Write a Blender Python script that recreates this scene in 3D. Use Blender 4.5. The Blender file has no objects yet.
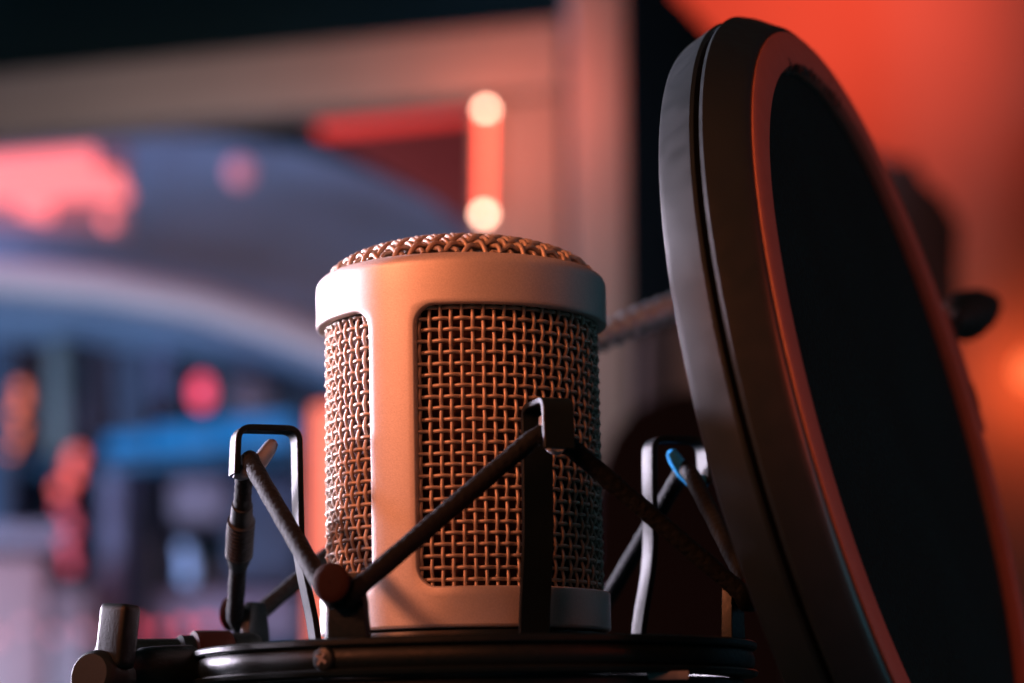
import bpy, bmesh, math, random
from math import sin, cos, pi, radians
from mathutils import Vector, Matrix

random.seed(7)
S = bpy.context.scene
COL = S.collection

# ------------------------------------------------------------------ camera
F_PX = 2350.0
PITCH, YAW, ROLL = radians(10.0), radians(1.24), radians(1.0)
CAM = Vector((0, -0.399, -0.018))
FW = Vector((sin(YAW) * cos(PITCH), cos(YAW) * cos(PITCH), sin(PITCH)))
RT0 = FW.cross(Vector((0, 0, 1))).normalized()
UP0 = RT0.cross(FW)
RT = cos(ROLL) * RT0 - sin(ROLL) * UP0
UP = sin(ROLL) * RT0 + cos(ROLL) * UP0
cd = bpy.data.cameras.new("camera")
cam = bpy.data.objects.new("camera", cd)
COL.objects.link(cam)
m = Matrix.Identity(4)
for i, v in enumerate((RT, UP, -FW)):
    for j in range(3):
        m[j][i] = v[j]
m.translation = CAM
cam.matrix_world = m
cd.sensor_width = 36
cd.lens = F_PX / 1024 * 36
cd.clip_start = 0.01
cd.clip_end = 50
cd.dof.use_dof = True
cd.dof.focus_distance = 0.382
cd.dof.aperture_fstop = 11.4
S.camera = cam


def at(px, py, Y):
    """real point seen at a photograph pixel on the vertical plane y = Y"""
    d = FW + RT * ((px - 512) / F_PX) + UP * ((341.5 - py) / F_PX)
    return CAM + d * ((Y - CAM.y) / d.y)


# ------------------------------------------------------------------ objects
BASE = {}


def link(o, parent=None):
    COL.objects.link(o)
    if parent is not None:
        o.parent = parent
    return o


def thing(name, label, cat, loc=(0, 0, 0), group=None, kind=None):
    o = bpy.data.objects.new(name, None)
    o.empty_display_size = 0.01
    link(o)
    o.location = loc
    BASE[o.name] = Vector(loc)
    tag(o, label, cat, group, kind)
    return o


def tag(o, label=None, cat=None, group=None, kind=None):
    for k, v in (("label", label), ("category", cat), ("group", group), ("kind", kind)):
        if v:
            o[k] = v
    return o


def base_of(o):
    while o.parent is not None:
        o = o.parent
    return BASE.get(o.name, Vector((0, 0, 0)))


def obj(name, bm, mat, parent=None, smooth=38, origin=None):
    """link a bmesh given in world coordinates as one mesh object"""
    bmesh.ops.recalc_face_normals(bm, faces=bm.faces[:])
    off = base_of(parent) if parent is not None else (origin if origin is not None else Vector((0, 0, 0)))
    for v in bm.verts:
        v.co -= off
    me = bpy.data.meshes.new(name)
    bm.to_mesh(me)
    bm.free()
    me.materials.append(mat)
    for p in me.polygons:
        p.use_smooth = True
    me.set_sharp_from_angle(angle=radians(smooth))
    o = bpy.data.objects.new(name, me)
    link(o, parent)
    if parent is None:
        o.location = off
        BASE[o.name] = Vector(off)
    return o


# ------------------------------------------------------------------ shapes
def B():
    return bmesh.new()


def frame_axes(t, hint=None):
    t = t.normalized()
    h = hint or Vector((0, 0, 1))
    if abs(t.dot(h)) > 0.98:
        h = Vector((1, 0, 0))
    a = t.cross(h).normalized()
    return a, a.cross(t)


def add_tube(bm, pts, r, n=10, closed=False, cap=True, hint=None):
    pts = [Vector(p) for p in pts]
    N = len(pts)
    rs = r if isinstance(r, (list, tuple)) else [r] * N
    rings = []
    a = None
    for i in range(N):
        if closed:
            t = pts[(i + 1) % N] - pts[i - 1]
        else:
            t = pts[min(i + 1, N - 1)] - pts[max(i - 1, 0)]
        t.normalize()
        if a is None:
            a, b = frame_axes(t, hint)
        else:
            a = (a - t * a.dot(t)).normalized()
            b = a.cross(t)
        rings.append([bm.verts.new(pts[i] + rs[i] * (cos(2 * pi * k / n) * a + sin(2 * pi * k / n) * b)) for k in range(n)])
    for i in range(N if closed else N - 1):
        p, q = rings[i], rings[(i + 1) % N]
        for k in range(n):
            bm.faces.new((p[k], p[(k + 1) % n], q[(k + 1) % n], q[k]))
    if not closed and cap:
        bm.faces.new(rings[0])
        bm.faces.new(rings[-1])


def add_lathe(bm, prof, M=None, n=96, closed=False, a0=0.0, a1=2 * pi):
    """profile (r, z) turned about z, then placed by matrix M"""
    M = M or Matrix.Identity(4)
    full = abs(a1 - a0 - 2 * pi) < 1e-6
    cols = []
    steps = n if full else n + 1
    for k in range(steps):
        th = a0 + (a1 - a0) * k / n
        cols.append([bm.verts.new(M @ Vector((r * cos(th), r * sin(th), z))) for r, z in prof])
    L = len(prof)
    for k in range(n):
        p, q = cols[k], cols[(k + 1) % steps]
        for i in range(L if closed else L - 1):
            j = (i + 1) % L
            try:
                bm.faces.new((p[i], q[i], q[j], p[j]))
            except ValueError:
                pass
    if not full and closed:
        bm.faces.new(cols[0])
        bm.faces.new(cols[-1])
    bmesh.ops.remove_doubles(bm, verts=bm.verts[:], dist=1e-7)


def add_box(bm, c, size, M3=None, bevel=0.0, seg=2):
    b2 = bmesh.new()
    bmesh.ops.create_cube(b2, size=1.0)
    for v in b2.verts:
        v.co = Vector((v.co.x * size[0], v.co.y * size[1], v.co.z * size[2]))
    if bevel:
        bmesh.ops.bevel(b2, geom=b2.edges[:], offset=bevel, segments=seg, affect='EDGES', profile=0.6)
    vm = {}
    for v in b2.verts:
        co = (M3 @ v.co) if M3 is not None else v.co
        vm[v] = bm.verts.new(co + Vector(c))
    for f in b2.faces:
        bm.faces.new([vm[v] for v in f.verts])
    b2.free()


def add_prism(bm, pts, depth, bevel=0.0):
    """outline of world points extruded by the vector depth"""
    b2 = bmesh.new()
    depth = Vector(depth)
    lo = [b2.verts.new(Vector(p)) for p in pts]
    hi = [b2.verts.new(Vector(p) + depth) for p in pts]
    b2.faces.new(lo)
    b2.faces.new(hi)
    n = len(pts)
    for i in range(n):
        b2.faces.new((lo[i], lo[(i + 1) % n], hi[(i + 1) % n], hi[i]))
    if bevel:
        bmesh.ops.bevel(b2, geom=b2.edges[:], offset=bevel, segments=2, affect='EDGES', profile=0.6)
    vm = {v: bm.verts.new(v.co) for v in b2.verts}
    for f in b2.faces:
        bm.faces.new([vm[v] for v in f.verts])
    b2.free()


def add_ribbon(bm, pts, width_dir, w, th, bev=0.00015):
    """strip of rectangular section swept along pts; w(i) along width_dir"""
    pts = [Vector(p) for p in pts]
    N = len(pts)
    wd = Vector(width_dir).normalized()
    rings = []
    for i in range(N):
        t = (pts[min(i + 1, N - 1)] - pts[max(i - 1, 0)]).normalized()
        nn = t.cross(wd).normalized()
        ww = (w[i] if isinstance(w, (list, tuple)) else w) / 2
        tt = th / 2
        sec = [(-ww + bev, -tt), (ww - bev, -tt), (ww, -tt + bev), (ww, tt - bev), (ww - bev, tt), (-ww + bev, tt), (-ww, tt - bev), (-ww, -tt + bev)]
        rings.append([bm.verts.new(pts[i] + wd * a + nn * b) for a, b in sec])
    for i in range(N - 1):
        for k in range(8):
            bm.faces.new((rings[i][k], rings[i][(k + 1) % 8], rings[i + 1][(k + 1) % 8], rings[i + 1][k]))
    bm.faces.new(rings[0])
    bm.faces.new(rings[-1])


def rounded(pts, rad, seg=6):
    """2-D polyline with rounded corners"""
    out = [pts[0]]
    for i in range(1, len(pts) - 1):
        p, q, r = Vector(pts[i - 1]), Vector(pts[i]), Vector(pts[i + 1])
        d1, d2 = (p - q), (r - q)
        k = min(rad[i] if isinstance(rad, (list, tuple)) else rad, d1.length * .49, d2.length * .49)
        a, b = q + d1.normalized() * k, q + d2.normalized() * k
        for s in range(seg + 1):
            t = s / seg
            out.append((1 - t) ** 2 * a + 2 * t * (1 - t) * q + t * t * b)
    out.append(pts[-1])
    return [Vector(p) for p in out]


# ------------------------------------------------------------------ materials
def nt(name):
    mt = bpy.data.materials.new(name)
    mt.use_nodes = True
    t = mt.node_tree
    return mt, t, t.nodes["Principled BSDF"]


def mat(name, col, rough=.5, metal=0., bump=0., bscale=900., var=0., vscale=60., spec=.5, rvar=0., coat=0.):
    mt, t, p = nt(name)
    p.inputs["Base Color"].default_value = (*col, 1)
    p.inputs["Roughness"].default_value = rough
    p.inputs["Metallic"].default_value = metal
    p.inputs["Specular IOR Level"].default_value = spec
    p.inputs["Coat Weight"].default_value = coat
    tc = t.nodes.new("ShaderNodeTexCoord")
    if var:
        n = t.nodes.new("ShaderNodeTexNoise")
        n.inputs["Scale"].default_value = vscale
        n.inputs["Detail"].default_value = 5
        t.links.new(tc.outputs["Object"], n.inputs["Vector"])
        mx = t.nodes.new("ShaderNodeMix")
        mx.data_type = 'RGBA'
        mx.inputs["A"].default_value = (*[c * (1 - var) for c in col], 1)
        mx.inputs["B"].default_value = (*[min(1, c * (1 + var)) for c in col], 1)
        t.links.new(n.outputs["Fac"], mx.inputs["Factor"])
        t.links.new(mx.outputs["Result"], p.inputs["Base Color"])
    if rvar:
        n = t.nodes.new("ShaderNodeTexNoise")
        n.inputs["Scale"].default_value = vscale * 2.3
        n.inputs["Detail"].default_value = 6
        t.links.new(tc.outputs["Object"], n.inputs["Vector"])
        mr = t.nodes.new("ShaderNodeMapRange")
        mr.inputs["From Min"].default_value = .3
        mr.inputs["From Max"].default_value = .7
        mr.inputs["To Min"].default_value = max(.02, rough - rvar)
        mr.inputs["To Max"].default_value = min(1, rough + rvar)
        t.links.new(n.outputs["Fac"], mr.inputs["Value"])
        t.links.new(mr.outputs["Result"], p.inputs["Roughness"])
    if bump:
        n = t.nodes.new("ShaderNodeTexNoise")
        n.inputs["Scale"].default_value = bscale
        n.inputs["Detail"].default_value = 3
        t.links.new(tc.outputs["Object"], n.inputs["Vector"])
        b = t.nodes.new("ShaderNodeBump")
        b.inputs["Strength"].default_value = bump
        b.inputs["Distance"].default_value = .0002
        t.links.new(n.outputs["Fac"], b.inputs["Height"])
        t.links.new(b.outputs["Normal"], p.inputs["Normal"])
    return mt


def glow(name, col, strength):
    mt, t, p = nt(name)
    p.inputs["Base Color"].default_value = (*[min(1, c) for c in col], 1)
    p.inputs["Roughness"].default_value = .4
    p.inputs["Emission Color"].default_value = (*col, 1)
    p.inputs["Emission Strength"].default_value = strength
    return mt


M_SATIN = mat("satin_nickel", (.74, .67, .63), .48, .38, bump=.13, bscale=4200, var=.20, vscale=3200, rvar=.05)
M_WIRE = mat("grille_wire", (.60, .49, .40), .54, .45, bump=.1, bscale=3000, var=.12, vscale=700)
M_INNER = mat("inner_screen", (.05, .016, .013), .9)
M_COLLAR = mat("collar_black", (.014, .024, .028), .38, 0, bump=.1, bscale=1500)
M_BLACK = mat("black_moulded_plastic", (.006, .015, .018), .46, 0, bump=.22, bscale=1800, var=.25, vscale=500, rvar=.08, spec=.35)
M_STRIP = mat("black_painted_strip", (.006, .012, .014), .46, 0, bump=.12, bscale=1600, var=.2, vscale=400, spec=.2)
M_CORD = mat("braided_cord", (.006, .010, .011), .75, 0, spec=.25, bump=1.0, bscale=1500, var=.5, vscale=1500)
M_SLEEVE = mat("black_rubber", (.006, .012, .014), .5, 0, bump=.2, bscale=1500)
M_PEG = mat("peg_plastic", (.030, .011, .008), .7, 0, spec=.15, bump=.2, bscale=1300)
M_GREY_TIP = mat("grey_tip", (.40, .46, .54), .35)
M_BLUE_GLINT = mat("blue_glint_tip", (.04, .45, .95), .35)  # blue light reflection put into the base colour of the tip
M_BAND = mat("anodised_band", (.014, .022, .025), .38, .08, spec=.65, bump=.07, bscale=3500, var=.10, vscale=120, rvar=.04)
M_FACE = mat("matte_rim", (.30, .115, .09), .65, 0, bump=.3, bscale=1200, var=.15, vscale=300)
M_GOOSE = mat("gooseneck_metal", (.30, .42, .50), .4, .25)
M_PLATE = mat("pale_plate", (.42, .42, .45), .4, .3)


def mesh_fabric():
    mt, t, p = nt("nylon_mesh")
    p.inputs["Roughness"].default_value = .9
    p.inputs["Specular IOR Level"].default_value = .12
    tc = t.nodes.new("ShaderNodeTexCoord")
    v = t.nodes.new("ShaderNodeTexVoronoi")
    v.inputs["Scale"].default_value = 1300
    t.links.new(tc.outputs["Object"], v.inputs["Vector"])
    n = t.nodes.new("ShaderNodeTexNoise")
    n.inputs["Scale"].default_value = 30
    t.links.new(tc.outputs["Object"], n.inputs["Vector"])
    mul = t.nodes.new("ShaderNodeMath")
    mul.operation = 'MULTIPLY'
    t.links.new(v.outputs["Distance"], mul.inputs[0])
    t.links.new(n.outputs["Fac"], mul.inputs[1])
    cr = t.nodes.new("ShaderNodeValToRGB")
    cr.color_ramp.elements[0].color = (.001, .012, .015, 1)
    cr.color_ramp.elements[1].color = (.004, .040, .048, 1)
    t.links.new(mul.outputs[0], cr.inputs["Fac"])
    t.links.new(cr.outputs["Color"], p.inputs["Base Color"])
    b = t.nodes.new("ShaderNodeBump")
    b.inputs["Strength"].default_value = .5
    b.inputs["Distance"].default_value = .0003
    t.links.new(v.outputs["Distance"], b.inputs["Height"])
    t.links.new(b.outputs["Normal"], p.inputs["Normal"])
    return mt


M_MESH = mesh_fabric()

# ================================================================== MICROPHONE
R = .0250
mic = thing("microphone", "satin champagne condenser microphone with woven wire grille held in the black shock mount", "microphone", (0, 0, 0))


def rz(a):
    """unit vector at azimuth a (0 = towards the camera, + = to the right)"""
    return Vector((sin(a), -cos(a), 0))


PIL = radians(-28.0)
HALF_P = radians(9.9)
ZW0, ZW1 = .0088, .0545
ZB0 = .0022


def body_mesh():
    bm = B()
    rad = .0034
    zc, hb = (ZW0 + ZW1) / 2, (ZW1 - ZW0) / 2
    zlo, zhi = ZB0 + .0006, .0570

    def Rz(z):
        return R - .0005 * max(0, min(1, (.050 - z) / .045))

    for w in range(2):
        thc = PIL + pi / 2 + w * pi
        ha = (pi / 2 - HALF_P) * R
        inner, outer = [], []

        def side(p0, p1, o0, o1, n):
            for i in range(n):
                t = i / n
                inner.append((p0[0] + (p1[0] - p0[0]) * t, p0[1] + (p1[1] - p0[1]) * t))
                outer.append((o0[0] + (o1[0] - o0[0]) * t, o0[1] + (o1[1] - o0[1]) * t))

        def arc(cx, cz, s, corner_in, corner, corner_out, n=8):
            for i in range(n):
                t = i / n
                a = s + t * pi / 2
                inner.append((cx + rad * cos(a), cz + rad * sin(a)))
                if t < .5:
                    k = t * 2
                    o = [corner_in[j] + (corner[j] - corner_in[j]) * k for j in (0, 1)]
                else:
                    k = t * 2 - 1
                    o = [corner[j] + (corner_out[j] - corner[j]) * k for j in (0, 1)]
                outer.append(tuple(o))
        W = pi / 2 * R
        # counter-clockwise from the right side, bottom to top (u, z)
        side((ha, zc - hb + rad), (ha, zc + hb - rad), (W, zc - hb + rad), (W, zc + hb - rad), 26)
        arc(ha - rad, zc + hb - rad, 0, (W, zc + hb - rad), (W, zhi), (ha - rad, zhi))
        side((ha - rad, zc + hb), (-ha + rad, zc + hb), (ha - rad, zhi), (-ha + rad, zhi), 56)
        arc(-ha + rad, zc + hb - rad, pi / 2, (-ha + rad, zhi), (-W, zhi), (-W, zc + hb - rad))
        side((-ha, zc + hb - rad), (-ha, zc - hb + rad), (-W, zc + hb - rad), (-W, zc - hb + rad), 26)
        arc(-ha + rad, zc - hb + rad, pi, (-W, zc - hb + rad), (-W, zlo), (-ha + rad, zlo))
        side((-ha + rad, zc - hb), (ha - rad, zc - hb), (-ha + rad, zlo), (ha - rad, zlo), 56)
        arc(ha - rad, zc - hb + rad, 3 * pi / 2, (ha - rad, zlo), (W, zlo), (W, zc - hb + rad))
        N = len(inner)
        rings = []
        for lev in range(8):
            ring = []
            for i in range(N):
                (u, z), (ou, oz) = inner[i], outer[i]
                d = Vector((ou - u, oz - z))
                L = d.length
                if lev == 0:
                    q, rr = (u, z), -.0016
                elif lev == 1:
                    q, rr = (u, z), -.00032
                elif lev == 2:
                    k = min(.00012 / L, .3)
                    q, rr = (u + d.x * k, z + d.y * k), -.0001
                elif lev == 3:
                    k = min(.00034 / L, .4)
                    q, rr = (u + d.x * k, z + d.y * k), 0.
                else:
                    k0 = min(.00034 / L, .4)
                    k = k0 + (1 - k0) * (lev - 3) / 4
                    q, rr = (u + d.x * k, z + d.y * k), 0.
                ring.append(bm.verts.new(rz(thc + q[0] / R) * (Rz(q[1]) + rr) + Vector((0, 0, q[1]))))
            rings.append(ring)
        for a, b in zip(rings[:-1], rings[1:]):
            for i in range(N):
                j = (i + 1) % N
                bm.faces.new((a[i], a[j], b[j], b[i]))
    # shoulder of the cap and its turned-in lip
    prof = [(R, .0570)]
    for k in range(9):
        a = k / 8 * pi / 2
        prof.append((R - .0021 * (1 - cos(a)), .0611 + .0022 * sin(a)))
    prof += [(.0227, .0633), (.0225, .0624)]
    add_lathe(bm, prof, n=160)
    rb = R - .0005
    add_lathe(bm, [(rb, ZB0 + .0006), (rb - .0001, ZB0 + .0002), (rb - .0005, ZB0), (.021, ZB0)], n=160)
    return bm


obj("body", body_mesh(), M_SATIN, mic, 50)

# side grille: a real plain weave of round wires
RG, NV = .0230, 82
PITCHG = .00184
bm = B()
zs0, nrow = .0063, 28
for i in range(NV):
    th = 2 * pi * i / NV
    pts = []
    for k in range((nrow) * 4 + 1):
        s = k / 4
        z = zs0 + s * PITCHG
        rr = RG + .00024 * cos(pi * (s + i)) + .00004 * sin(i * 7.7)
        pts.append(rz(th + .006 * sin(i * 3.1)) * rr + Vector((0, 0, z)))
    add_tube(bm, pts, .00033, 6)
for j in range(nrow + 1):
    z = zs0 + j * PITCHG
    pts = []
    for k in range(NV * 4):
        s = k / 4
        th = 2 * pi * s / NV
        rr = RG - .00032 * cos(pi * (s + j))
        pts.append(rz(th) * rr + Vector((0, 0, z + .00006 * sin(j * 5.3))))
    add_tube(bm, pts, .00034, 6, closed=True)
obj("side_grille", bm, M_WIRE, mic, 80)

# domed top grille
bm = B()
RT_, HT = .0226, .0063
ZT = .0630
ang = radians(33)
ca, sa = cos(ang), sin(ang)


def dome(x, y, off):
    q = min(1.0, (x * x + y * y) / RT_ ** 2)
    z = ZT + HT * (1 - q) ** .6
    X, Y = x * ca - y * sa, x * sa + y * ca
    n = Vector((X * .55 / RT_, Y * .55 / RT_, 1)).normalized()
    return Vector((X, Y, z)) + n * off


PT = .00212
nn = int(RT_ / PT)
for d in (0, 1):
    for i in range(-nn, nn + 1):
        c = i * PT
        half = math.sqrt(max(0, RT_ ** 2 - c * c))
        if half < .002:
            continue
        ns = max(6, int(2 * half / PT * 5))
        pts = []
        for k in range(ns + 1):
            s = -half + 2 * half * k / ns
            w = .00044 * cos(pi * (s / PT + i + d))
            pts.append(dome(s, c, w) if d == 0 else dome(c, s, w))
        add_tube(bm, pts, .00043, 7)
obj("top_grille", bm, M_WIRE, mic, 80)
# dark foam core behind the grilles
bm = B()
add_lathe(bm, [(.0002, .0670), (.010, .0660), (.0165, .0640), (.0198, .0610), (.0208, .058), (.0210, .054), (.0210, .004), (.0002, .004)], n=64)
obj("inner_screen", bm, M_INNER, mic)
bm = B()
add_lathe(bm, [(.0234, ZB0 - .0001), (.0242, ZB0 - .0004), (.0244, ZB0 - .0010), (.0244, -.004), (.0236, -.006), (.0236, -.014), (.0002, -.014)], n=128)
obj("base_collar", bm, M_COLLAR, mic)

# ================================================================== SHOCK MOUNT
sm = thing("shock_mount", "black spider shock mount with elastic cords strung between hooks around the microphone", "shock mount", (0, 0, -.012))
RR = .0472
MO = Matrix.Translation((.0016, 0, 0))
bm = B()
add_lathe(bm, [(RR - .0046, -.0002), (RR - .0042, 0), (RR - .0004, 0), (RR, -.0003), (RR, -.0010), (RR - .0003, -.0013), (RR - .0010, -.0014),
               (RR - .0008, -.0016), (RR - .0004, -.0026), (RR - .0004, -.0036), (RR - .0008, -.0045), (RR - .0009, -.0046), (RR - .0002, -.0047), (RR + .0001, -.0050), (RR - .0001, -.0056), (RR - .0006, -.0058),
               (RR - .0046, -.0058)], M=MO, n=200, closed=True)
outer_ring = obj("outer_ring", bm, M_BLACK, sm, 30)
bm = B()
add_lathe(bm, [(RR - .0048, -.0062), (RR - .0026, -.0062), (RR - .0022, -.0066), (RR - .0022, -.0150), (RR - .0048, -.0150)], MO, n=160, closed=True)
lower_ring = obj("lower_ring", bm, M_BLACK, sm, 30)
bm = B()
add_lathe(bm, [(.0246, .0004), (.0290, .0002), (.0297, -.0004), (.0297, -.0026), (.0288, -.0034), (.0246, -.0034)], MO, n=160, closed=True)
for k in range(4):   # spokes that carry the hooks, hidden below the collar
    a = radians(17 + 90 * k)
    add_box(bm, MO @ (rz(a) * .0300 + Vector((0, 0, -.0017))), (.0046, .0034, .0022), Matrix.Rotation(a, 3, 'Z'), .0003)
cradle = obj("cradle", bm, M_COLLAR, sm, 30)

HOOKS = [17, 107, 197, -73]
TABS = [-25, 65, 155, -121]


def radial(a, r, z, side=0.):
    t = Vector((cos(a), sin(a), 0))
    return MO @ (rz(a) * r + t * side + Vector((0, 0, z)))


for i, deg in enumerate(HOOKS):
    a = radians(deg)
    prof = rounded([(.0282, -.0016), (.0288, .0040), (.0312, .0150), (.0316, .0362), (.0418, .0362), (.0421, .0285)], [0, .003, .004, .0022, .0022, 0], 7)
    pts = [radial(a, p.x, p.y) + Vector((.0008, 0, 0)) for p in prof]
    n = len(pts)
    w = [.0050 for k in range(n)]
    bm = B()
    add_ribbon(bm, pts, (cos(a), sin(a), 0), w, .0010)
    hk = obj("hook", bm, M_STRIP, sm, 28)
    bm = B()
    pp = [radial(a, .0420, .0291), radial(a, .0410, .0288), radial(a, .0394, .0292), radial(a, .0378, .0308), radial(a, .0364, .0328), radial(a, .0356, .0341), radial(a, .0354, .0345)]
    pp = [q + Vector((.0008, 0, 0)) for q in pp]
    add_tube(bm, pp, [.0012, .0013, .0013, .0014, .0013, .0010, .0003], 10)
    pg = obj("prong", bm, M_BLUE_GLINT if i == 1 else M_GREY_TIP, hk)
    if i == 1:
        pg["label"] = "prong tip coloured with a bright blue reflection"

for i, deg in enumerate(TABS):
    a = radians(deg)
    bm = B()
    out = [(-.0036, -.0005), (.0036, -.0005), (.0030, .0050), (.0025, .0082), (.0018, .0098), (-.0018, .0098), (-.0025, .0082), (-.0030, .0050)]
    add_prism(bm, [radial(a, .0448, z, s) for s, z in out], rz(a) * .0018, .0003)
    tb = obj("tab", bm, M_BLACK, sm, 30)
    bm = B()
    A = rz(a)
    Mx = Matrix.Translation(radial(a, .0464, .0080)) @ A.to_track_quat('Z', 'Y').to_matrix().to_4x4()
    add_lathe(bm, [(.0002, 0), (.0015, 0), (.0015, .0036), (.0027, .0040), (.0030, .0044), (.0030, .0050), (.0027, .0052), (.0018, .0053), (.0001, .0053)], Mx, n=32)
    obj("peg", bm, M_PEG, tb, 30)

# one elastic cord zig-zagging over the hooks and under the pegs
hn, tn = [], []
path = []
order = [(-121, 't'), (-73, 'h'), (-25, 't'), (17, 'h'), (65, 't'), (107, 'h'), (155, 't'), (197, 'h')]
nodes = []
for deg, k in order:
    a = radians(deg)
    if k == 'h':
        nodes.append([radial(a, .0390, .0302, -.0026), radial(a, .0388, .0311, -.0010), radial(a, .0388, .0311, .0010), radial(a, .0390, .0302, .0026)])
    else:
        nodes.append([radial(a, .0481, .0072, -.0028), radial(a, .0483, .0056, -.0012), radial(a, .0483, .0056, .0012), radial(a, .0481, .0072, .0028)])
for i, nd in enumerate(nodes):
    path += nd
    nx = nodes[(i + 1) % len(nodes)]
    p, q = nd[-1], nx[0]
    for k in range(1, 110):
        path.append(p.lerp(q, k / 110))
bm = B()
NC = 18
add_tube(bm, path, .00146, NC, closed=True)
bm.verts.ensure_lookup_table()
for i in range(len(path)):      # braided sheath: crossing strands stand a little proud
    for k in range(NC):
        v = bm.verts[i * NC + k]
        d = v.co - path[i]
        ph = 2 * pi * k / NC
        h = max(sin(3 * ph + i * 1.25), sin(3 * ph - i * 1.25))
        v.co = path[i] + d * (1 + .045 * h + .02 * sin(i * .31))
cord = obj("elastic_cord", bm, M_CORD, sm, 60)
# crimp sleeve that joins the cord ends, between left hook and rear left tab
p, q = nodes[1][0], nodes[0][-1]
dv = (q - p)
L = dv.length
Mx = Matrix.Translation(p + dv * .24) @ dv.to_track_quat('Z', 'Y').to_matrix().to_4x4()
pr = [(.0015, 0), (.0018, .0001), (.0019, .0040), (.0021, .0041)]
z = .0042
for k in range(10):
    pr += [(.0024, z), (.0024, z + .0005), (.0022, z + .00055), (.0022, z + .0008)]
    z += .0009
pr += [(.0021, z + .0004), (.0016, z + .0028), (.0013, z + .003)]
bm = B()
add_lathe(bm, pr, Mx, n=32)
obj("sleeve", bm, M_SLEEVE, cord, 30)

# slotted screw on the ring
bm = B()
a = radians(-29.5)
Mx = Matrix.Translation(radial(a, RR - .0014, -.0031)) @ rz(a).to_track_quat('Z', 'Y').to_matrix().to_4x4()
add_lathe(bm, [(.0019, 0), (.0019, .0012), (.0016, .0016), (.0008, .0018), (.0001, .0018)], Mx, n=28)
scr = obj("screw", bm, M_COLLAR, sm, 30)
bm = B()
for ang_ in (35, 125):
    add_box(bm, radial(a, RR + .00046, -.0031), (.0021, .0002, .0004), (Matrix.Rotation(a, 3, 'Z') @ Matrix.Rotation(radians(ang_), 3, 'Y')))
obj("slot", bm, M_PLATE, scr)
# pale clip under the ring at the right
bm = B()
pa, pb = at(647, 676, -.036), at(689, 675, -.036)
add_box(bm, (pa + pb) / 2, ((pb - pa).length, .0012, .0014), None, .0003)
obj("retaining_clip", bm, M_PLATE, sm)

# swivel joint with lever at the left
bm = B()
ax0, ax1 = Vector((-.0400, .011, -.0050)), Vector((-.0625, .004, -.0052))
dv = (ax1 - ax0)
Mx = Matrix.Translation(ax0) @ dv.to_track_quat('Z', 'Y').to_matrix().to_4x4()
add_lathe(bm, [(.0002, -.004), (.0084, -.004), (.0088, -.003), (.0088, .0006), (.0085, .001), (.0085, .0095), (.0080, .0101), (.0080, dv.length - .0012), (.0070, dv.length), (.0002, dv.length)], Mx, n=56)
swivel = obj("swivel_barrel", bm, M_BLACK, sm, 30)
bm = B()
add_lathe(bm, [(.0086, .0008), (.0092, .0011), (.0093, .0030), (.0093, .0062), (.0092, .0072), (.0085, .0075)], Mx, n=56)
obj("clamp_band", bm, M_PEG, swivel, 30)
bm = B()
c0 = at(100, 678, -.016)
dirv = Vector((-.45, -.86, .15)).normalized()
Mx = Matrix.Translation(c0) @ dirv.to_track_quat('Z', 'Y').to_matrix().to_4x4()
add_lathe(bm, [(.00001, .003), (.0034, .003), (.0040, .0024), (.0043, .0014), (.0043, -.004), (.0002, -.004)], Mx, n=40)
disc = obj("pivot_disc", bm, mat("slate_plastic", (.010, .028, .038), .6, 0, bump=.2, bscale=1500), sm, 30)
bm = B()
la, lb = at(114, 668, -.016), at(121, 604, -.016)
axis = (lb - la)
zv = axis.normalized()
xv = Vector((.80, -.60, 0)).normalized()
xv = (xv - zv * xv.dot(zv)).normalized()
yv = zv.cross(xv)
M3 = Matrix((xv, yv, zv)).transposed()
add_box(bm, (la + lb) / 2, (.0062, .0040, axis.length), M3, .0011, 3)
obj("lever", bm, M_BLACK, sm, 40)
bm = B()
pk0, pk1 = at(122, 670, -.012), at(190, 668, -.004)
add_tube(bm, [pk0, pk0.lerp(pk1, .25), pk0.lerp(pk1, .3), pk0.lerp(pk1, .6), pk1], [.0030, .0032, .0036, .0038, .0038], 28)
obj("swivel_arm", bm, M_BLACK, sm, 40)

# ================================================================== POP FILTER
az, el = radians(66.1), radians(11.6)
PN = Vector((sin(az) * cos(el), -cos(az) * cos(el), sin(el)))
PC = Vector((.0784, .0136, .0379))
PA = PN.cross(Vector((0, 0, 1))).normalized()
PB = PA.cross(PN)
PM = Matrix.Identity(4)
for i, v in enumerate((PB, PN.cross(PB), PN)):
    for j in range(3):
        PM[j][i] = v[j]
PM.translation = PC
pf = thing("pop_filter", "large round black pop filter tilted on edge at right of the microphone", "pop filter", PC)
RF, RGAP, RB_, RH = .0750, .0789, .0760, .0672
bm = B()
add_lathe(bm, [(RH + .0002, -.0070), (RGAP - .0012, -.0070), (RGAP - .0003, -.0067), (RGAP, -.0060), (RGAP - .0010, -.0040), (RF + .0008, -.0012), (RF + .0002, -.0003), (RF - .0006, .0002), (RF - .0014, .0003),
               (RH + .0010, .0008), (RH + .0003, .0006), (RH, .0000), (RH, -.0025)], PM, n=240, closed=True)
obj("front_hoop", bm, M_BAND, pf, 30)
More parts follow.
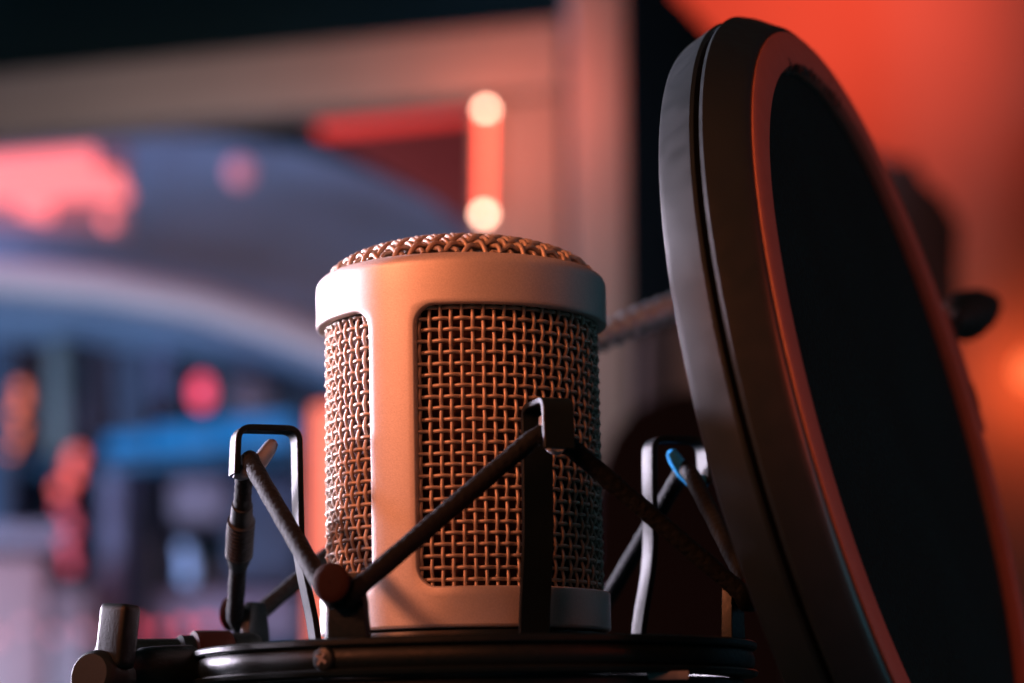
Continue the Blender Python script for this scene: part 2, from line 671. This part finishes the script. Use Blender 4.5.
# matt face of the front hoop
bm = B()
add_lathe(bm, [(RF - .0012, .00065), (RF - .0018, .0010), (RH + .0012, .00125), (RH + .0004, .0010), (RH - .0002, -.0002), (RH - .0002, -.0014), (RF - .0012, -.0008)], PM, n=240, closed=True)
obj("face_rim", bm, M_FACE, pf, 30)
bm = B()
add_lathe(bm, [(RH, -.0076), (RGAP - .0014, -.0076), (RGAP - .0006, -.0078), (RGAP - .0003, -.0084), (RB_ + .0009, -.0136), (RB_ + .0003, -.0146), (RB_ - .0005, -.0149), (RH + .002, -.0149), (RH, -.0140)], PM, n=240, closed=True)
obj("rear_hoop", bm, M_BAND, pf, 30)
bm = B()
prof = []
for k in range(14):
    t = k / 13
    prof.append((max(.0001, (RH + .0004) * t), -.0016 + .0000 * t))
add_lathe(bm, prof, PM, n=120)
add_lathe(bm, [(r, z - .0006) for r, z in prof], PM, n=120)
obj("mesh_screen", bm, M_MESH, pf)
bm = B()
add_lathe(bm, [(RH + .0002, -.0140), (RH + .0002, -.0151), (RB_ - .0012, -.0151), (RB_ - .0010, -.0146)], PM, n=200)
obj("glint_blocker", bm, mat("matt_black_blocker", (.012, .012, .013), .9, spec=.1), pf, 30)  # ring added over the rear face to stop its glint on the microphone
# frayed fibres at the top of the mesh


def disc_pt(px, py, off=0.):
    d = FW + RT * ((px - 512) / F_PX) + UP * ((341.5 - py) / F_PX)
    t = (PC + PN * off - CAM).dot(PN) / d.dot(PN)
    return CAM + d * t


bm = B()
for k in range(46):
    px = random.uniform(783, 830)
    c0 = disc_pt(px, 70)
    v = (c0 - PC)
    v = (v - PN * v.dot(PN)).normalized()
    p0 = PC + v * (RH + .0002) + PN * .0003
    tang = PN.cross(v)
    ln = random.uniform(.0004, .0022)
    p2 = p0 + v * ln * random.uniform(.2, 1) + tang * random.uniform(-.7, .7) * ln + PN * random.uniform(.0003, .0012)
    add_tube(bm, [p0 - v * .001, p0.lerp(p2, .5) + PN * .0004, p2], [.00012, .0001, .00004], 5)
obj("frayed_fibre", bm, M_SLEEVE, pf)
# bracket on the far rim, with two slots
v0 = (disc_pt(946, 300) - PC).normalized()
v1 = (disc_pt(985, 432) - PC).normalized()
Minv = PM.inverted()
l0, l1 = Minv.to_3x3() @ v0, Minv.to_3x3() @ v1
a0, a1 = math.atan2(l0.y, l0.x), math.atan2(l1.y, l1.x)
if a1 < a0:
    a0, a1 = a1, a0
bm = B()
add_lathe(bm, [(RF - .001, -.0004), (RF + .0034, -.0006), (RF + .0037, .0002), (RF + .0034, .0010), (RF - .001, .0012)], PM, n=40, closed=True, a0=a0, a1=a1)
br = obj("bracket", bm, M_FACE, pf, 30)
for t in (.16, .72):
    aa = a0 + (a1 - a0) * t if l0.y < l1.y else a1 + (a0 - a1) * t
    bm = B()
    loc = PM @ Vector(((RF + .0014) * cos(aa), (RF + .0014) * sin(aa), .0011))
    rad_ = (PM.to_3x3() @ Vector((cos(aa), sin(aa), 0))).normalized()
    tan_ = PN.cross(rad_)
    Mx = Matrix.Identity(4)
    for i, v in enumerate((rad_ * .0011, tan_ * .0030, PN)):
        for j in range(3):
            Mx[j][i] = v[j]
    Mx.translation = loc
    add_lathe(bm, [(.01, .0003), (.9, .0003), (1., .0001), (1., -.0004), (.01, -.0004)], Mx, n=28)
    obj("slot", bm, M_SLEEVE, br)
# clamp knob and gooseneck on the far side
kb = PM @ Vector(((RGAP + .002) * cos((a0 + a1) / 2), (RGAP + .002) * sin((a0 + a1) / 2), -.007))
kdir = (at(1000, 302, kb.y + .02) - at(950, 325, kb.y)).normalized()
k0 = at(952, 322, kb.y + .02)
bm = B()
k1 = at(994, 303, kb.y + .06)
add_tube(bm, [k0, k0.lerp(k1, .3), k0.lerp(k1, .6), k0.lerp(k1, .85), k1], [.0022, .0058, .0050, .0032, .0010], 20)
obj("clamp_knob", bm, M_SLEEVE, pf)
bm = B()
g = [at(520, 372, .10), at(600, 338, .105), at(640, 320, .108), at(668, 309, .112), at(720, 292, .118), at(800, 285, .122), at(880, 300, .115), k0]
pts = []
for i in range(len(g) - 1):
    for k in range(40):
        pts.append(g[i].lerp(g[i + 1], k / 40))
pts.append(g[-1])
# smooth
for it in range(30):
    pts = [pts[0]] + [(pts[i - 1] + pts[i] * 2 + pts[i + 1]) / 4 for i in range(1, len(pts) - 1)] + [pts[-1]]
# resample evenly with ribs
import itertools
acc = [0]
for a_, b_ in zip(pts[:-1], pts[1:]):
    acc.append(acc[-1] + (b_ - a_).length)
tot = acc[-1]
fine, rad_l = [], []
ns = int(tot / .0004)
j = 0
for k in range(ns + 1):
    s = tot * k / ns
    while j < len(acc) - 2 and acc[j + 1] < s:
        j += 1
    t = (s - acc[j]) / max(1e-9, acc[j + 1] - acc[j])
    fine.append(pts[j].lerp(pts[j + 1], t))
    rad_l.append(.0029 + .00042 * cos(2 * pi * s / .0034))
add_tube(bm, fine, rad_l, 18)
obj("gooseneck", bm, M_GOOSE, pf)

# ================================================================== THE PLACE BEHIND
def front_box(name, px0, py0, px1, py1, Y, depth, mt, parent=None, bev=.002, **k):
    """a box whose front face fills a pixel rectangle at distance Y"""
    bm = B()
    c = [at(px0, py1, Y), at(px1, py1, Y), at(px1, py0, Y), at(px0, py0, Y)]
    add_prism(bm, c, (0, depth, 0), bev)
    base = (c[0] + c[1]) / 2
    return obj(name, bm, mt, parent, 30, origin=base)


M_WALLD = mat("dark_wall", (.05, .10, .11), .8, 0, var=.3, vscale=3)
M_WALLR = mat("red_lit_wall", (.60, .50, .45), .8, 0, var=.30, vscale=4)
M_FRAME = mat("brown_frame", (.40, .34, .32), .5, 0, var=.12, vscale=14)
M_POST = mat("mauve_post", (.40, .36, .37), .6, 0, var=.12, vscale=12)

# structure: room shell
bm = B()
add_box(bm, (0, 2.35, .35), (4.4, .05, 3.0))
tag(obj("wall", bm, M_WALLD, origin=Vector((0, 2.35, -1.1))), "dark teal back wall of the room", None, None, "structure")
bm = B()
w0, w1 = at(655, 341, 2.0), at(1500, 341, 2.0)
add_box(bm, ((w0.x + w1.x) / 2, 2.03, .35), (w1.x - w0.x, .05, 3.0))
tag(obj("partition_wall", bm, M_WALLR, origin=Vector(((w0.x + w1.x) / 2, 2.03, -1.1))), "pale wall washed with red orange light behind the pop filter", None, None, "structure")

bm = B()
sw = at(668, 341, 1.54)
add_box(bm, (sw.x, 1.94, .35), (.03, .76, 3.0))  # unseen wall added to keep the shelf light off the red wall
tag(obj("spill_wall", bm, M_WALLD, origin=Vector((sw.x, 1.94, -1.1))), "dark unseen wall added behind the curtain to block lamp spill", None, None, "structure")

# framed opening
fr = thing("window_frame", "brown window frame corner glowing orange behind the microphone", "window frame", at(300, 683, 1.3))
bm = B()
YF = 1.30
add_prism(bm, [at(-260, 98, YF), at(-260, 156, YF), at(472, 94, YF), at(562, 92, YF), at(562, 18, YF)], (0, .045, 0), .004)
obj("top_rail", bm, M_FRAME, fr)
bm = B()
add_prism(bm, [at(474, 102, YF), at(480, 800, YF), at(570, 800, YF), at(562, 94, YF)], (0, .045, 0), .004)
obj("side_stile", bm, M_FRAME, fr)
bm = B()
add_prism(bm, [at(566, -260, 1.27), at(580, 800, 1.27), at(634, 800, 1.27), at(622, -260, 1.27)], (0, .09, 0), .006)
tag(obj("post", bm, M_POST, origin=at(610, 800, 1.27)), "mauve upright post between the glowing window frame and the dark gap", "post")
bm = B()
add_prism(bm, [at(616, -260, 1.5), at(628, 800, 1.5), at(760, 800, 1.5), at(742, 62, 1.5), at(664, -10, 1.5), at(650, -260, 1.5)], (0, .03, 0), .004)
tag(obj("curtain", bm, mat("black_cloth", (.01, .012, .013), .9, 0, var=.4, vscale=20), origin=at(700, 800, 1.5)), "black curtain hanging beside the post behind the pop filter", "curtain")
bm = B()
add_prism(bm, [at(642, 325, 1.4), at(636, 900, 1.4), at(760, 900, 1.4), at(760, 310, 1.4)], (0, .06, 0), .005)
tag(obj("brown_box", bm, mat("brown_leather", (.45, .22, .16), .6, 0, var=.2, vscale=20), origin=at(700, 450, 1.4)), "dim brown box between the microphone and the pop filter", "box")
bm = B()
out = rounded([at(600, 1500, .8), at(596, 470, .8), at(626, 408, .8), at(700, 384, .8), at(790, 392, .8), at(790, 1500, .8)], [0, .03, .03, .03, .02, 0], 6)
add_prism(bm, out, (0, .09, 0), .006)
tag(obj("hard_case", bm, mat("black_case", (.022, .016, .017), .6, 0, var=.3, vscale=15), origin=at(690, 720, .8)), "black rounded case behind the shock mount hook with the blue tip", "case")

# curved canopy behind the frame
top = [(-260, 205), (-160, 165), (-60, 140), (60, 132), (150, 134), (220, 139), (300, 149), (370, 170), (430, 200), (480, 236), (540, 300)]
bot = [(420, 420), (340, 378), (280, 354), (200, 330), (100, 312), (0, 305), (-120, 310), (-260, 330)]
cn = thing("canopy", "blue grey curved canopy with a pale lower edge behind the window frame", "canopy", at(150, 330, 1.62))
bm = B()
add_prism(bm, [at(x, y, 1.62) for x, y in top + bot], (0, .20, 0), .004)
obj("panel", bm, mat("blue_grey_panel", (.22, .27, .42), .5, 0, var=.25, vscale=7), cn, 30)
bm = B()
ed = [(-260, 296), (-120, 279), (0, 276), (100, 285), (200, 303), (280, 327), (340, 350), (420, 392)]
pts = [at(x, y, 1.60) for x, y in ed]
add_tube(bm, pts, .0155, 16)
obj("edge_trim", bm, mat("pale_trim", (.62, .46, .50), .5), cn)
bm = B()
ed2 = [(330, 126), (400, 137), (480, 170), (540, 215)]
add_prism(bm, [at(300, 118, 1.60), at(560, 90, 1.60), at(560, 310, 1.60), at(480, 228, 1.60), at(430, 190, 1.60), at(370, 160, 1.60)], (0, .02, 0), .002)
tag(obj("red_backdrop", bm, mat("deep_red_panel", (.35, .035, .03), .6, 0, var=.2, vscale=10), origin=at(430, 200, 1.60)), "deep red board inside the upper right corner of the window frame", "panel")


def lamp_ball(name, label, px, py, Y, rx, ry, col, st, cat="lamp", group=None, n=1):
    """cluster of n small glowing bulbs on a dark socket"""
    c = at(px, py, Y)
    k = (Y - CAM.y) / F_PX
    t = thing(name, label, cat, c - Vector((0, 0, ry * k)), group)
    mg = glow(name + "_glow", col, st)
    rn = random.Random(name)
    for q in range(n):
        f = 0 if n == 1 else (q / (n - 1) * 2 - 1)
        cc = c + Vector((rx * k * (f if rx > ry else rn.uniform(-.7, .7)) * (n > 1), 0, ry * k * (f if ry >= rx else rn.uniform(-.7, .7)) * (n > 1)))
        sx, sz = (rx, ry) if n == 1 else (min(rx, ry) * rn.uniform(.45, .7),) * 2
        bm = B()
        bmesh.ops.create_uvsphere(bm, u_segments=24, v_segments=14, radius=1)
        for v in bm.verts:
            v.co = cc + Vector((v.co.x * sx * k, v.co.y * min(sx, sz) * k, v.co.z * sz * k))
        obj("bulb", bm, mg, t)
    bm = B()
    add_tube(bm, [c + Vector((0, min(rx, ry) * k * .7, 0)), c + Vector((0, min(rx, ry) * k + .02, 0))], min(rx, ry) * k * .5, 16)
    obj("socket", bm, M_SLEEVE, t)
    return t


# twin-bulb light rod in the corner of the frame
rod = thing("light_rod", "upright light rod with a white hot bulb at each end above the microphone", "light", at(485, 216, 1.26))
bm = B()
c0, c1 = at(486, 110, 1.26), at(484, 214, 1.26)
k = (1.26 - CAM.y) / F_PX
for i, c in enumerate((c0, c1)):
    b2 = B()
    bmesh.ops.create_uvsphere(b2, u_segments=20, v_segments=12, radius=5.5 * k)
    for v in b2.verts:
        v.co += c
    obj("bulb", b2, glow("hot_bulb", (1, .52, .36), 16), rod)
add_tube(bm, [c0, c0.lerp(c1, .5), c1], 4.5 * k, 16)
obj("tube", bm, glow("red_tube", (1, .11, .06), 4.0), rod)

bm = B()
add_tube(bm, [at(318, 130, 1.40), at(400, 121, 1.40), at(476, 112, 1.40)], 9 * k, 14)
tag(obj("neon_strip", bm, glow("red_strip", (1, .05, .04), .55), origin=at(400, 114, 1.40)), "red glowing strip under the top rail left of the light rod", "light strip")

# pink neon cluster
pk = thing("neon_sign", "large blurred pink neon sign at the left above the canopy", "neon sign", at(60, 240, 1.55))
bm = B()
for x0, y0, x1, y1, r in ((-60, 172, 95, 158, 12), (-40, 190, 120, 184, 16), (20, 205, 50, 212, 10), (110, 176, 124, 200, 9), (105, 214, 112, 226, 7)):
    add_tube(bm, [at(x0, y0, 1.55), at((x0 + x1) / 2, (y0 + y1) / 2, 1.55), at(x1, y1, 1.55)], r * .0008, 12)
obj("tube", bm, glow("pink_neon", (1, .20, .20), 1.15), pk)
bm = B()
add_prism(bm, [at(-70, 150, 1.57), at(128, 146, 1.57), at(128, 236, 1.57), at(-70, 226, 1.57)], (0, .01, 0), .001)
obj("backing", bm, mat("sign_backing", (.35, .22, .28), .6), pk)
lamp_ball("dim_lamp", "small dim pink lamp on the canopy", 240, 172, 1.58, 13, 15, (.8, .25, .33), .40)

# shelf unit below the canopy
su = thing("shelf_unit", "dark blue shelf unit full of blurred coloured things at the left", "shelf", at(150, 900, 1.85))
M_NAVY = mat("navy_board", (.045, .13, .25), .6, 0, var=.3, vscale=9)
M_UP = mat("slate_upright", (.085, .10, .17), .6, 0, var=.2, vscale=12)
front_box("back_panel", -260, 250, 470, 900, 1.95, .02, M_NAVY, su)
for x0, x1 in ((-8, 12), (116, 146), (292, 306)):
    front_box("upright", x0, 290, x1, 900, 1.80, .14, M_UP, su)
for y in (458, 648):
    front_box("board", 12, y, 470, y + 16, 1.82, .12, M_NAVY, su)


def shelf_box(name, label, cat, x0, y0, x1, y1, Y, col, group=None):
    mt = mat(name + "_paint", col, .55, 0, var=.25, vscale=20)
    return tag(front_box(name, x0, y0, x1, y1, Y, .07, mt, bev=.008), label, cat, group)


shelf_box("carton", "large pale pink carton at the lower left corner", "carton", -60, 556, 44, 700, 1.66, (.44, .20, .22))
shelf_box("carton", "small pink carton leaning out beside the large pale one", "carton", 50, 588, 92, 700, 1.64, (.32, .17, .20))
shelf_box("carton", "grey pink flat carton on top of the large pale one", "carton", -60, 524, 66, 550, 1.68, (.34, .24, .32))
shelf_box("carton", "mauve carton standing just left of the black lever", "carton", 98, 560, 116, 700, 1.67, (.30, .20, .30))
lamp_ball("pink_lamp", "faint pink glow added to mottle the pale cartons", 40, 632, 1.60, 44, 10, (1, .30, .34), .30, n=4)  # small glowing balls added only to mottle the pink area
shelf_box("lilac_box", "lilac box standing above the lever of the shock mount", "box", 100, 470, 122, 600, 1.72, (.28, .26, .42))
shelf_box("grey_book", "tall grey green book left of the red lamp", "book", 46, 340, 68, 456, 1.76, (.20, .22, .24))
shelf_box("violet_book", "violet book beside the pink oval lamp", "book", 150, 330, 172, 400, 1.78, (.13, .13, .24))
shelf_box("mauve_box", "mauve box under the blue light bar", "box", 170, 478, 226, 522, 1.74, (.34, .24, .34))
shelf_box("dusty_pink_box", "dusty pink box low on the shelf behind the crimp sleeve", "box", 150, 592, 300, 640, 1.72, (.36, .22, .32))
shelf_box("pale_carton", "pale mauve carton right of the pink oval lamp", "carton", 228, 384, 272, 412, 1.74, (.50, .40, .48))
shelf_box("navy_box", "navy box behind the left hook", "box", 226, 480, 300, 590, 1.76, (.10, .11, .20))

lamp_ball("oval_lamp", "hot pink oval lamp above the blue light bar", 202, 392, 1.66, 10, 16, (1, .08, .15), 1.2)
lamp_ball("orange_lamp", "orange lamp at the left edge of the picture", 16, 420, 1.66, 9, 32, (1, .20, .10), .8, n=6)
lamp_ball("coral_lamp", "coral lamp over the soft red upright light", 70, 472, 1.64, 12, 16, (1, .13, .10), .8, n=4)
lamp_ball("red_lamp", "soft red upright light under the coral lamp", 66, 530, 1.66, 10, 36, (1, .12, .16), .38, n=7)
lamp_ball("ice_lamp", "pale blue round lamp low on the shelf", 188, 562, 1.66, 12, 13, (.36, .46, .80), .55, n=3)
lamp_ball("low_lamp", "small red lamp right of the shock mount lever", 172, 626, 1.62, 34, 9, (1, .08, .12), 1.0, n=4)
rn = random.Random(5)
for row, (y0, x) in enumerate(((458, 20), (648, 112))):
    xe = 330
    while x < xe:
        wd = rn.uniform(9, 20)
        hh = rn.uniform(60, 130)
        colr = rn.choice(((.10, .16, .28), (.20, .18, .30), (.08, .20, .30), (.30, .17, .24), (.16, .22, .34), (.06, .09, .16), (.34, .26, .34)))
        mt = mat("book_cloth", colr, .6, 0, var=.3, vscale=30)
        tag(front_box("book", x, y0 - hh, x + wd, y0 - 1, 1.85 + rn.uniform(0, .03), .05, mt, bev=.003), "blurred dark spine in the row of books on the shelf", "book", "row of books on the shelf")
        x += wd + rn.choice((2, 3, 3, 26))
bl = thing("light_bar", "bright blue light bar across the shelf", "light", at(190, 460, 1.66))
mb = glow("blue_glow", (.0, .13, .40), 1.15)
mb.node_tree.nodes["Principled BSDF"].inputs["Base Color"].default_value = (.01, .03, .08, 1)
for x0, x1, y0, y1 in ((104, 146, 434, 452), (150, 214, 424, 450), (218, 292, 416, 444)):
    bm = B()
    add_prism(bm, [at(x0, y0 + 2, 1.66), at(x0, y1 + 1, 1.66), at(x1, y1 - 2, 1.66), at(x1, y0 - 2, 1.66)], (0, .02, 0), .003)
    obj("diffuser", bm, mb, bl)
bm = B()
add_prism(bm, [at(100, 459, 1.665), at(100, 466, 1.665), at(296, 458, 1.665), at(296, 449, 1.665)], (0, .04, 0), .002)
obj("housing", bm, M_NAVY, bl)
# pink tube lamp beside the microphone
pt = thing("tube_lamp", "glowing salmon pink tube lamp behind the left side of the grille", "lamp", at(322, 700, 1.2))
bm = B()
add_tube(bm, [at(326, 408, 1.2), at(325, 520, 1.2), at(322, 700, 1.2)], [.0090, .0095, .0090], 20)
obj("tube", bm, glow("salmon_glow", (1, .20, .13), 1.1), pt)
bm = B()
add_tube(bm, [at(322, 700, 1.2), at(322, 730, 1.2)], .012, 20)
obj("base", bm, M_SLEEVE, pt)

# right: shape put in for a soft shadow on the red wall, and a lamp
bm = B()
add_prism(bm, [at(872, 140, 1.5), at(905, 168, 1.5), at(945, 190, 1.5), at(964, 222, 1.5), at(960, 290, 1.5), at(930, 420, 1.5), at(926, 1500, 1.5), at(850, 1500, 1.5), at(858, 420, 1.5)], (0, .08, 0), .012)
tag(obj("wall_shadow_shape", bm, mat("shadow_brown", (.13, .06, .05), .7), origin=at(900, 420, 1.5)), "dark shape added for the wall shadow behind the right rim of the pop filter", "wall_shadow_shape")  # solid stand-in for a cast shadow, dark by its colour
lamp_ball("wall_lamp", "orange glowing lamp at the right edge of the picture", 1030, 372, 1.9, 16, 18, (1, .16, .05), 1.6)

# ================================================================== LIGHTS
w = bpy.data.worlds.new("World")
S.world = w
w.use_nodes = True
bg = w.node_tree.nodes["Background"]
bg.inputs["Color"].default_value = (.20, .78, .88, 1)
bg.inputs["Strength"].default_value = .018


def area(name, loc, target, size, power, col, spread=180):
    l = bpy.data.lights.new(name, 'AREA')
    l.shape = 'DISK'
    l.size = size
    l.energy = power
    l.color = col
    l.spread = radians(spread)
    o = bpy.data.objects.new(name, l)
    link(o)
    o.location = loc
    o.rotation_euler = (Vector(target) - Vector(loc)).to_track_quat('-Z', 'Y').to_euler()
    return o


def spot(name, loc, target, angle, power, col, blend=.8, r=.03):
    l = bpy.data.lights.new(name, 'SPOT')
    l.energy = power
    l.color = col
    l.spot_size = radians(angle)
    l.spot_blend = blend
    l.shadow_soft_size = r
    o = bpy.data.objects.new(name, l)
    link(o)
    o.location = loc
    o.rotation_euler = (Vector(target) - Vector(loc)).to_track_quat('-Z', 'Y').to_euler()
    return o


# orange key from the front left, lilac from behind left, red from the right
spot("orange_key_lamp", (-.63, -.40, .36), (-.006, -.002, .044), 10.6, 21, (1, .285, .13), .7, .05)
area("orange_bounce_fill", (-.30, -.72, .40), (0, 0, .03), .36, .19, (1, .24, .09), 60)  # added to imitate warm bounce on the right of the microphone
spot("orange_hoop_fill", (-.50, -.62, .36), disc_pt(736, 255, -.004), 4.0, 75, (1, .25, .08), 1., .04)  # extra spot added for the orange patch on the front hoop
area("lilac_lamp", (-.44, .50, .16), (0, 0, .03), .34, .32, (.92, .82, .98), 70)
spot("lilac_side_lamp", (-.60, .10, .20), (0, 0, .035), 9.5, 3.3, (.90, .80, 1.0), .8, .05)
area("lilac_sheen_fill", (-.57, .36, .18), (.052, -.052, .044), .22, .40, (.90, .80, 1.0), 12)  # narrow light added for the lilac sheen on the rear hoop
area("teal_fill_lamp", (.74, -.12, .02), (.11, 0, .03), .3, .06, (.10, .70, .90), 70)  # added fill without a source, lifts the black mesh towards teal
area("red_lamp_right", (.74, -.30, .30), (.10, 0, .03), .25, .34, (1, .10, .04), 90)
# red wash on the wall, then unseen lights added for the things behind
spot("red_wall_lamp", (.55, 1.15, .95), at(800, 0, 2.0), 43, 42, (1, .085, .040), 1., .10)
area("canopy_fill", (-.95, 1.40, .62), at(150, 230, 1.62), .3, 1.55, (.52, .62, 1.0), 80)  # added off view to light the canopy
area("shelf_fill", (-.62, 1.34, -.10), at(140, 500, 1.78), .3, 1.2, (.44, .72, 1.0), 90)  # added off view to light the shelf evenly
spot("frame_fill", at(250, 300, .75), at(330, 210, 1.3), 85, 5.0, (1, .84, .82), 1., .05)  # added in mid air to brighten the frame and post


def point(name, loc, power, col, r_):
    l = bpy.data.lights.new(name, 'POINT')
    l.energy = power
    l.color = col
    l.shadow_soft_size = r_
    o = bpy.data.objects.new(name, l)
    link(o)
    o.location = loc
    return o


point("rod_light", at(528, 62, 1.19), .48, (1, .16, .08), .02)
point("wall_lamp_light", at(1040, 372, 1.93), .35, (1, .12, .03), .02)

S.view_settings.view_transform = 'Standard'
S.view_settings.look = 'None'
S.view_settings.exposure = 0
S.view_settings.gamma = 1
S.render.engine = 'CYCLES'
S.cycles.use_denoising = True
S.cycles.max_bounces = 8
